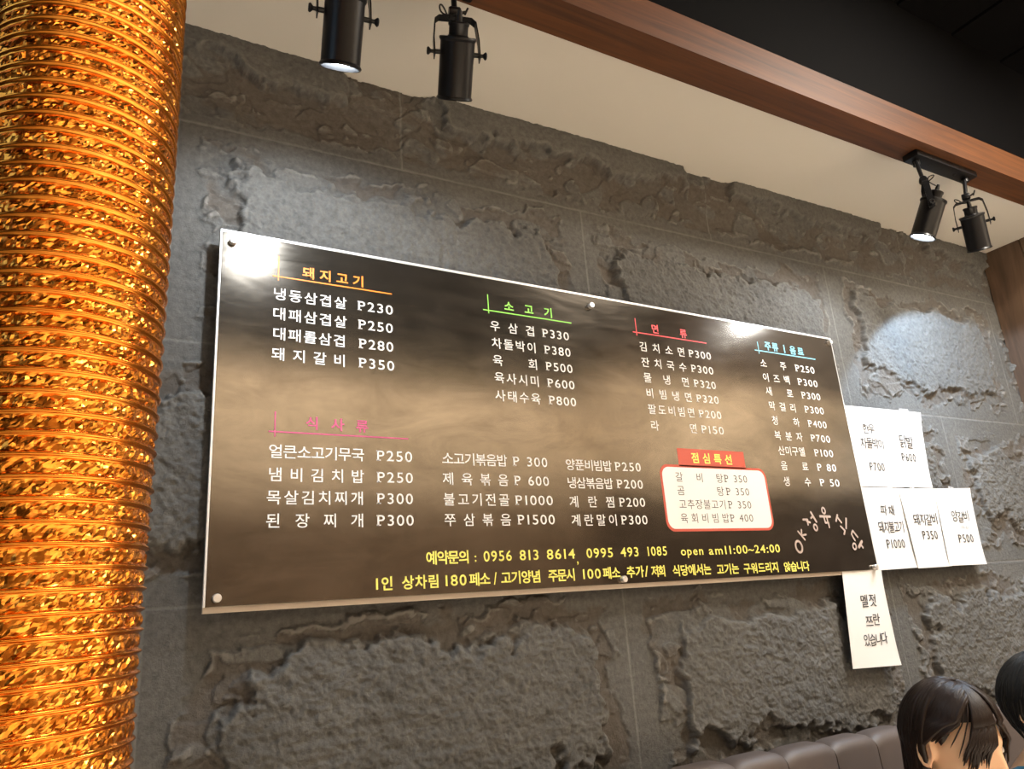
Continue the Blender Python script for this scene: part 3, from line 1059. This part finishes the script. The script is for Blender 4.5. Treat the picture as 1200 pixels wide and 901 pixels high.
# ------------------------------------------------------------------ booth bench
M_leather = mat('brown_leatherette', (0.10, 0.078, 0.068), 0.55)
bump(M_leather, noise(M_leather, obj_coords(M_leather), 420, 3, 0.6), 0.25, 0.0008)
bench = thing('booth_bench', 'brown leatherette booth bench with channelled back along the stone wall', 'bench', (2.0, -0.3, 0.0))
binv = Matrix.Translation((-2.0, 0.3, 0.0))
def cushion(name, x0, x1, prof, m, tuft=0.010, n=14):
    """a padded panel swept along x; prof is the (y, z) outline"""
    mb = MB()
    vs = []
    cyy = sum(p[0] for p in prof) / len(prof)
    czz = sum(p[1] for p in prof) / len(prof)
    for i in range(n + 1):
        t_ = i / n
        x = x0 + (x1 - x0) * t_
        e = 1 - (abs(2 * t_ - 1)) ** 5
        for (py, pz) in prof:
            k = tuft * (e - 1)
            dy, dz = py - cyy, pz - czz
            L = math.hypot(dy, dz) + 1e-6
            vs.append((x, py + dy / L * k, pz + dz / L * k))
    k = len(prof)
    fs = []
    for i in range(n):
        for j in range(k):
            fs.append((i * k + j, i * k + (j + 1) % k, (i + 1) * k + (j + 1) % k, (i + 1) * k + j))
    fs.append(tuple(range(k))[::-1])
    fs.append(tuple(range(n * k, (n + 1) * k)))
    mb.add(vs, fs)
    o = mb.build(name, m, auto=0.9)
    o.parent = bench
    o.matrix_parent_inverse = binv
    return o
def arc(cy_, cz_, r, a0, a1, n=7):
    return [(cy_ + r * math.cos(D(a0 + (a1 - a0) * i / n)), cz_ + r * math.sin(D(a0 + (a1 - a0) * i / n))) for i in range(n + 1)]
def bprof(top, thick=0.115):
    r = 0.028
    return [(-0.032, 0.40)] + [(-0.032, top - 0.02), (-0.04, top - 0.004)] + [(-0.05, top)] + arc(-thick + r, top - r, r, 90, 180) + [(-thick - 0.01, top - 0.15), (-thick - 0.025, 0.40)]
seams = [-1.55, -1.39, -1.225, -1.06, -0.895, -0.73, -0.565, -0.40, -0.235, -0.07, 0.095, 0.27, 0.445, 0.62, 0.795, 0.97, 1.145, 1.315, 1.472, 1.640, 1.798, 1.96, 2.125, 2.29, 2.455, 2.62, 2.785, 2.95, 3.115, 3.22]
for i in range(len(seams) - 1):
    x0, x1 = seams[i], seams[i + 1]
    top = 1.052 - 0.0145 * ((x0 + x1) / 2 - 1.2)
    cushion('back_cushion', x0 + 0.0015, x1 - 0.0015, bprof(top), M_leather)
for i in range(4):
    x0 = -1.55 + i * 1.1925
    cushion('seat_cushion', x0 + 0.002, x0 + 1.1905, [(-0.14, 0.33), (-0.14, 0.43)] + arc(-0.57, 0.395, 0.04, 80, 200) + [(-0.60, 0.34)], M_leather)
sb = MB()
sb.box((0.83, -0.30, 0.17), (4.76, 0.52, 0.34), bev=0.004)
o = sb.build('bench_base', M_wains)
o.parent = bench
o.matrix_parent_inverse = binv
o['label'] = 'dark wooden plinth of the bench'

bpy.data.objects.remove(_go)

# ------------------------------------------------------------------ people
def skin_mesh(verts, edges, root, sub=2):
    me = bpy.data.meshes.new('tmp')
    me.from_pydata([v[0] for v in verts], edges, [])
    o = bpy.data.objects.new('tmp', me)
    COL.objects.link(o)
    md = o.modifiers.new('s', 'SKIN')
    md.use_smooth_shade = True
    for i, v in enumerate(verts):
        r = v[1]
        me.skin_vertices[0].data[i].radius = r if isinstance(r, tuple) else (r, r)
    me.skin_vertices[0].data[root].use_root = True
    o.modifiers.new('u', 'SUBSURF').levels = sub
    dg = bpy.context.evaluated_depsgraph_get()
    dg.update()
    m2 = bpy.data.meshes.new_from_object(o.evaluated_get(dg))
    bpy.data.objects.remove(o)
    vs = [tuple(v.co) for v in m2.vertices]
    fs = [tuple(p.vertices) for p in m2.polygons]
    bpy.data.meshes.remove(m2)
    return vs, fs

M_skin = mat('skin', (0.70, 0.44, 0.27), 0.45, Subsurface_Weight=0.15, Subsurface_Scale=0.02)
P(M_skin).inputs['Subsurface Radius'].default_value = (1.0, 0.35, 0.2)
def hair_mat(name, c):
    m = mat(name, c, 0.45, spec=0.28)
    n = noise(m, obj_coords(m, (160, 160, 14)), 1.0, 3, 0.6)
    bump(m, n, 0.35, 0.002)
    return m
M_hair_b = hair_mat('dark_brown_hair', (0.014, 0.007, 0.0045))
M_hair_k = hair_mat('black_hair', (0.006, 0.006, 0.0055))
M_eye = mat('eye_white', (0.75, 0.72, 0.68), 0.2)
M_lash = mat('eyelash_black', (0.012, 0.008, 0.006), 0.6)

def person(label, C, pitch, long_hair, hair_m, shirt_m, trouser_m, voxel):
    C = Vector(C)
    root = thing('person', label, 'person', (C.x, C.y + 0.08, 0.0))
    inv = Matrix.Translation(-root.location)
    Rx = Matrix.Rotation(pitch, 3, 'X')
    def W(p):
        return C + Rx @ Vector(p)
    def G(x, s_):
        return math.exp(-(x / s_) ** 2)
    def head_r(az, el):
        # az 0 = face (-y), + towards her left (+x)
        d = Vector((math.sin(az) * math.cos(el), -math.cos(az) * math.cos(el), math.sin(el)))
        front = max(0, -d.y)
        a, b_, c = 0.071, 0.092, 0.110
        if d.z < 0:
            a *= 1 - 0.30 * (-d.z) ** 1.5
            b_ *= 1 - 0.05 * (-d.z)
            if d.y > 0:
                b_ *= 1 - 0.35 * (-d.z)
            c *= 1.04
        p = Vector((d.x * a, d.y * b_, d.z * c))
        k = 1.0 / math.sqrt((p.x / a) ** 2 + (p.y / b_) ** 2 + (p.z / c) ** 2)
        p *= k
        if front > 0.2:
            x, z = p.x, p.z
            push = 0.0
            push += 0.021 * G(x, 0.011 + 0.006 * G(z + 0.036, 0.012)) * (G(z + 0.036, 0.018) + 0.40 * G(z + 0.012, 0.018))
            push -= 0.0085 * (G(x - 0.031, 0.017) + G(x + 0.031, 0.017)) * G(z - 0.002, 0.012)
            push += 0.0035 * (G(x - 0.031, 0.011) + G(x + 0.031, 0.011)) * G(z + 0.001, 0.007)
            push += 0.0035 * G(x, 0.045) * G(z - 0.022, 0.010)
            push += 0.0055 * G(x, 0.018) * (G(z + 0.064, 0.006) + G(z + 0.074, 0.006)) - 0.003 * G(x, 0.02) * G(z + 0.069, 0.003)
            push += 0.006 * G(x, 0.017) * G(z + 0.100, 0.013)
            push += 0.004 * (G(x - 0.042, 0.018) + G(x + 0.042, 0.018)) * G(z + 0.025, 0.018)
            p += Vector((0, -push, 0))
        return p
    # one closed surface for the whole body: head, ears, neck, torso, limbs, hands
    mb = MB()
    nu, nv = 120, 90
    vs = []
    for j in range(nv + 1):
        el = -PI / 2 + PI * j / nv
        for i in range(nu):
            vs.append(W(head_r(2 * PI * i / nu, el)))
    fs = []
    for j in range(nv):
        for i in range(nu):
            fs.append((j * nu + i, j * nu + (i + 1) % nu, (j + 1) * nu + (i + 1) % nu, (j + 1) * nu + i))
    mb.add(vs, fs)
    for sg in (-1, 1):
        # ear: a bowl with a rolled rim
        b0 = Vector((sg * 0.071, 0.008, -0.012))
        rim = []
        for i in range(15):
            a = D(-115 + 250 * i / 14)
            rim.append(W(b0 + Vector((sg * (0.011 + 0.006 * math.cos(a)), 0.004 + 0.016 * math.cos(a), 0.031 * math.sin(a) + 0.002))))
        mb.tube(rim, [0.0045] * 13 + [0.005, 0.006], 8)
        bowl = []
        for rr, hh in ((0.0, 0.004), (0.4, 0.0045), (0.8, 0.008), (1.0, 0.010), (1.0, 0.0), (0.5, -0.01), (0.0, -0.012)):
            bowl.append((rr, hh))
        vs = []
        for rr, hh in bowl:
            for k in range(20):
                a = 2 * PI * k / 20
                vs.append(W(b0 + Vector((sg * (hh + 0.004), 0.006 + 0.014 * rr * math.cos(a), 0.027 * rr * math.sin(a)))))
        fs = []
        for j in range(len(bowl) - 1):
            for k in range(20):
                fs.append((j * 20 + k, j * 20 + (k + 1) % 20, (j + 1) * 20 + (k + 1) % 20, (j + 1) * 20 + k))
        mb.add(vs, fs)
    X, Y, Z = C.x, C.y, C.z
    nb = Vector((X, Y + 0.045, Z - 0.165))
    sk = [((X, -0.29, 0.605), (0.15, 0.110)), ((X, -0.29, 0.69), (0.125, 0.10)), ((X, -0.305, 0.79), (0.140, 0.105)),
          (tuple(nb + Vector((0, 0.0, -0.02))), (0.085, 0.075)), (tuple(nb + Vector((0, -0.003, 0.04))), 0.050), (tuple(C + Vector((0, 0.012, -0.075))), 0.048)]
    ed = [(0, 1), (1, 2), (2, 3), (3, 4), (4, 5)]
    arms = []
    for sg in (-1, 1):
        o_ = len(sk)
        sh = Vector((X + sg * 0.150, nb.y + 0.005, nb.z - 0.045))
        el_ = Vector((X + sg * 0.165, nb.y - 0.06, 0.670))
        wr_ = Vector((X + sg * 0.125, -0.505, 0.662))
        pl = Vector((X + sg * 0.108, -0.575, 0.652))
        sk += [(tuple(sh), 0.052), (tuple(sh.lerp(el_, 0.5)), 0.044), (tuple(el_), 0.038), (tuple(el_.lerp(wr_, 0.4)), 0.036), (tuple(wr_), 0.024), (tuple(pl), (0.036, 0.016))]
        ed += [(3, o_)] + [(o_ + k, o_ + k + 1) for k in range(5)]
        arms.append((sg, pl, (pl - wr_).normalized()))
        q = len(sk)
        sk += [((X + sg * 0.085, -0.335, 0.556), 0.086), ((X + sg * 0.095, -0.52, 0.552), 0.078), ((X + sg * 0.10, -0.705, 0.525), 0.058),
               ((X + sg * 0.10, -0.705, 0.36), 0.055), ((X + sg * 0.10, -0.70, 0.10), 0.038), ((X + sg * 0.105, -0.73, 0.045), 0.040), ((X + sg * 0.11, -0.87, 0.036), 0.034)]
        ed += [(0, q)] + [(q + k, q + k + 1) for k in range(6)]
    mb.add(*skin_mesh(sk, ed, 0))
    for sg, pl, fd in arms:
        side = Vector((sg, 0, 0))
        side = (side - fd * side.dot(fd)).normalized()
        for k, (off_, ln) in enumerate(((-0.024, 0.066), (-0.008, 0.076), (0.008, 0.072), (0.023, 0.056))):
            b_ = pl + side * off_ + fd * 0.005
            pts = [(tuple(b_), 0.0095)]
            for t_, dz in ((0.45, -0.002), (0.75, -0.012), (1.0, -0.026)):
                pts.append((tuple(b_ + fd * ln * t_ + Vector((0, 0, dz))), 0.0085 if t_ < 1 else 0.007))
            mb.add(*skin_mesh(pts, [(0, 1), (1, 2), (2, 3)], 0))
        b_ = pl - side * 0.026 - fd * 0.035
        mb.add(*skin_mesh([(tuple(b_), 0.012), (tuple(b_ - side * 0.016 + fd * 0.024), 0.0105), (tuple(b_ - side * 0.020 + fd * 0.050 + Vector((0, 0, -0.008))), 0.008)], [(0, 1), (1, 2)], 0))
    o = mb.build('tmp_body', M_skin)
    md = o.modifiers.new('r', 'REMESH')
    md.mode = 'VOXEL'
    md.voxel_size = voxel
    md2 = o.modifiers.new('s', 'SMOOTH')
    md2.iterations = 3
    dg = bpy.context.evaluated_depsgraph_get()
    dg.update()
    me = bpy.data.meshes.new_from_object(o.evaluated_get(dg))
    bpy.data.objects.remove(o)
    me.name = 'body'
    me.polygons.foreach_set('use_smooth', [True] * len(me.polygons))
    def child(name, me_or_mb, m, smooth=True):
        if isinstance(me_or_mb, MB):
            ob_ = me_or_mb.build(name, m, smooth=smooth)
        else:
            ob_ = bpy.data.objects.new(name, me_or_mb)
            COL.objects.link(ob_)
        ob_.parent = root
        ob_.matrix_parent_inverse = inv
        return ob_
    child('body', me, M_skin)
    # clothes follow the same skeleton, a little wider
    g = 0.012
    def wide(v, gg=g):
        r = v[1]
        return (v[0], tuple(q + gg for q in r) if isinstance(r, tuple) else r + gg)
    neck_low = (tuple(nb + Vector((0, 0.0, 0.0 if long_hair else 0.05))), 0.066)
    tv = [wide(sk[0], -0.002), wide(sk[1]), wide(sk[2]), wide(sk[3]), neck_low]
    te = [(0, 1), (1, 2), (2, 3), (3, 4)]
    for base in (6, 19):
        q = len(tv)
        tv += [wide(sk[base + k]) for k in range(4)]
        te += [(3, q), (q, q + 1), (q + 1, q + 2), (q + 2, q + 3)]
    mb = MB()
    mb.add(*skin_mesh(tv, te, 0))
    child('shirt', mb, shirt_m)
    tv = [wide(sk[0], -0.014)]
    te = []
    for base in (12, 25):
        q = len(tv)
        tv += [wide(sk[base + k]) for k in range(5)]
        te += [(0, q)] + [(q + k, q + k + 1) for k in range(4)]
    mb = MB()
    mb.add(*skin_mesh(tv, te, 0))
    child('trousers', mb, trouser_m)
    for sg in (-1, 1):
        mb = MB()
        ec = Vector((sg * 0.031, -0.0735, 0.0))
        mb.lathe([(0.0105 * math.sin(PI * i / 10), -0.0105 * math.cos(PI * i / 10)) for i in range(11)], None, W(ec), 16)
        child('eye', mb, M_eye)
        mb = MB()
        pts = [W((sg * (0.031 + 0.0145 * t_), -0.0845 + 0.004 * abs(t_) ** 2 + (0.003 if t_ * 1.0 > 0.6 else 0), -0.002 - 0.002 * (1 - t_ * t_))) for t_ in (-1, -0.6, -0.2, 0.2, 0.6, 1)]
        mb.tube(pts, [0.0006, 0.0013, 0.0016, 0.0016, 0.0015, 0.0006], 6)
        child('eyelash', mb, M_lash)
        mb = MB()
        pts = [W((sg * (0.032 + 0.018 * t_), -0.089 + 0.008 * (t_ + 1) * 0.5 * 1.2, 0.021 + 0.003 * (1 - t_ * t_))) for t_ in (-1, -0.5, 0, 0.5, 1)]
        mb.tube(pts, [0.0015, 0.0024, 0.0024, 0.002, 0.0008], 6)
        child('eyebrow', mb, hair_m)
    # hair: a cap over the skull and locks that flow from the crown
    def hairline(az):
        a = abs(math.degrees(az))
        if not long_hair and a > 58:
            return 30 - 62 * min(1, (a - 58) / 18)
        if a < 62:
            return 38 - 8 * (a / 62)
        if a < 82:
            return 30 - 28 * (a - 62) / 20
        if a < 108:
            return 2 + 8 * math.sin(PI * (a - 82) / 26)
        return 2 - 47 * min(1, (a - 108) / 25)
    mb = MB()
    nu, nv = 96, 40
    vs = []
    for j in range(nv + 1):
        for i in range(nu):
            az = 2 * PI * i / nu
            az = az - 2 * PI if az > PI else az
            lo = hairline(az)
            el = D(lo + (90 - lo) * j / nv)
            p = head_r(az, el)
            th = 0.014 * min(1, j / 6) + 0.001
            n_ = Vector((p.x / 0.071, p.y / 0.092, p.z / 0.11)).normalized()
            vs.append(W(p + n_ * th))
    fs = []
    for j in range(nv):
        for i in range(nu):
            fs.append((j * nu + i, j * nu + (i + 1) % nu, (j + 1) * nu + (i + 1) % nu, (j + 1) * nu + i))
    mb.add(vs, fs)
    rnd = random.Random(11)
    def over(azs, els, aze, ele, lift, n=9):
        out = []
        for i in range(n):
            t_ = i / (n - 1)
            a0 = Vector((math.sin(azs) * math.cos(els), -math.cos(azs) * math.cos(els), math.sin(els)))
            a1 = Vector((math.sin(aze) * math.cos(ele), -math.cos(aze) * math.cos(ele), math.sin(ele)))
            d = a0.slerp(a1, t_)
            az = math.atan2(d.x, -d.y)
            el = math.asin(max(-1, min(1, d.z)))
            p = head_r(az, el)
            n_ = Vector((p.x / 0.071, p.y / 0.092, p.z / 0.11)).normalized()
            out.append(W(p + n_ * (lift + 0.004 * math.sin(PI * t_))))
        return out
    N = 230 if long_hair else 260
    for k in range(N):
        az = rnd.uniform(-PI, PI)
        a = abs(math.degrees(az))
        els = D(rnd.uniform(66, 88))
        azs = az + rnd.uniform(-0.5, 0.5)
        lift = 0.013 + rnd.uniform(0, 0.004)
        if long_hair:
            if a < 100:
                continue
            pts = over(azs, els, az, D(rnd.uniform(-18, 0)), lift)
            e = pts[-1]
            L = rnd.uniform(0.24, 0.34)
            drift = Vector((-0.02 * math.sin(az), 0.02, 0))
            for t_ in (0.2, 0.45, 0.7, 1.0):
                pts.append(e + Vector((0, 0, -L * t_)) + drift * t_ + Vector((0.004 * math.sin(9 * t_ + k), 0, 0)))
            mb.tube(pts, [0.005] + [0.0065] * 8 + [0.0065, 0.006, 0.005, 0.0015], 6)
        else:
            e_ = hairline(az)
            pts = over(azs, els, az + rnd.uniform(-0.1, 0.1), D(e_ + rnd.uniform(-8, 12)), lift)
            mb.tube(pts, [0.005] + [0.006] * 6 + [0.004, 0.001], 6)
    if long_hair:
        # side hair tucked behind the ears
        for k in range(90):
            sg = -1 if k % 2 else 1
            az = sg * D(rnd.uniform(64, 100))
            pts = over(sg * D(rnd.uniform(5, 60)), D(rnd.uniform(62, 85)), az, D(rnd.uniform(24, 32)), 0.014)
            pts = pts[:-1] + over(az, D(28), sg * D(rnd.uniform(112, 125)), D(rnd.uniform(-14, -2)), 0.014, 6)
            e = pts[-1]
            for t_ in (0.3, 0.65, 1.0):
                pts.append(e + Vector((sg * 0.004, 0.02 * t_, -0.28 * t_)))
            mb.tube(pts, [0.004] + [0.0055] * (len(pts) - 3) + [0.004, 0.001], 6)
        # fringe swept forward and to the sides, ending in points at the temples
        for k in range(80):
            sg = -1 if k < 48 else 1
            u = rnd.random()
            azs = sg * D(rnd.uniform(0, 25))
            pts = over(azs, D(rnd.uniform(70, 84)), sg * D(8 + 34 * u), D(32 - 4 * u), 0.014, 7)
            pts += over(sg * D(8 + 34 * u), D(30 - 4 * u), sg * D(26 + 34 * u + rnd.uniform(-4, 4)), D(rnd.uniform(-13, 9) - 4 * u), 0.009, 6)
            mb.tube(pts, [0.004] + [0.0045] * 8 + [0.004, 0.0032, 0.0022, 0.0006], 6)
        for k in range(44):
            u = rnd.random()
            pts = over(-D(rnd.uniform(5, 40)), D(rnd.uniform(60, 80)), -D(58 + 14 * u), D(30 - 4 * u), 0.014, 6)
            pts = pts[:-1] + over(-D(60 + 14 * u), D(27 - 5 * u), -D(86 + 10 * u), D(4 + 8 * rnd.random()), 0.011, 6)
            mb.tube(pts, [0.004] + [0.0045] * 7 + [0.003, 0.002, 0.0008], 6)
        for (a0, a1, e1) in ((48, 62, -4), (40, 56, -1), (54, 70, 4)):
            pts = over(-D(20), D(72), -D(a0), D(30), 0.015, 7) + over(-D(a0 + 2), D(26), -D(a1), D(e1), 0.012, 6)
            mb.tube(pts, [0.001] + [0.0016] * 10 + [0.0012, 0.0004], 6)
    child('hair', mb, hair_m)
    return root

M_shirt_w = mat('charcoal_knit', (0.05, 0.045, 0.05), 0.8)
M_shirt_t = mat('teal_cloth', (0.02, 0.22, 0.40), 0.75)
M_denim = mat('dark_denim', (0.03, 0.035, 0.06), 0.8)
person('person with long dark brown hair and swept fringe looking down, nearer one on the bench', (1.690, -0.385, 1.066), D(10), True, M_hair_b, M_shirt_w, M_denim, 0.0038)
person('person with short black hair and teal top at the right edge, only partly in frame', (2.136, -0.370, 1.085), D(6), False, M_hair_k, M_shirt_t, M_denim, 0.0055)
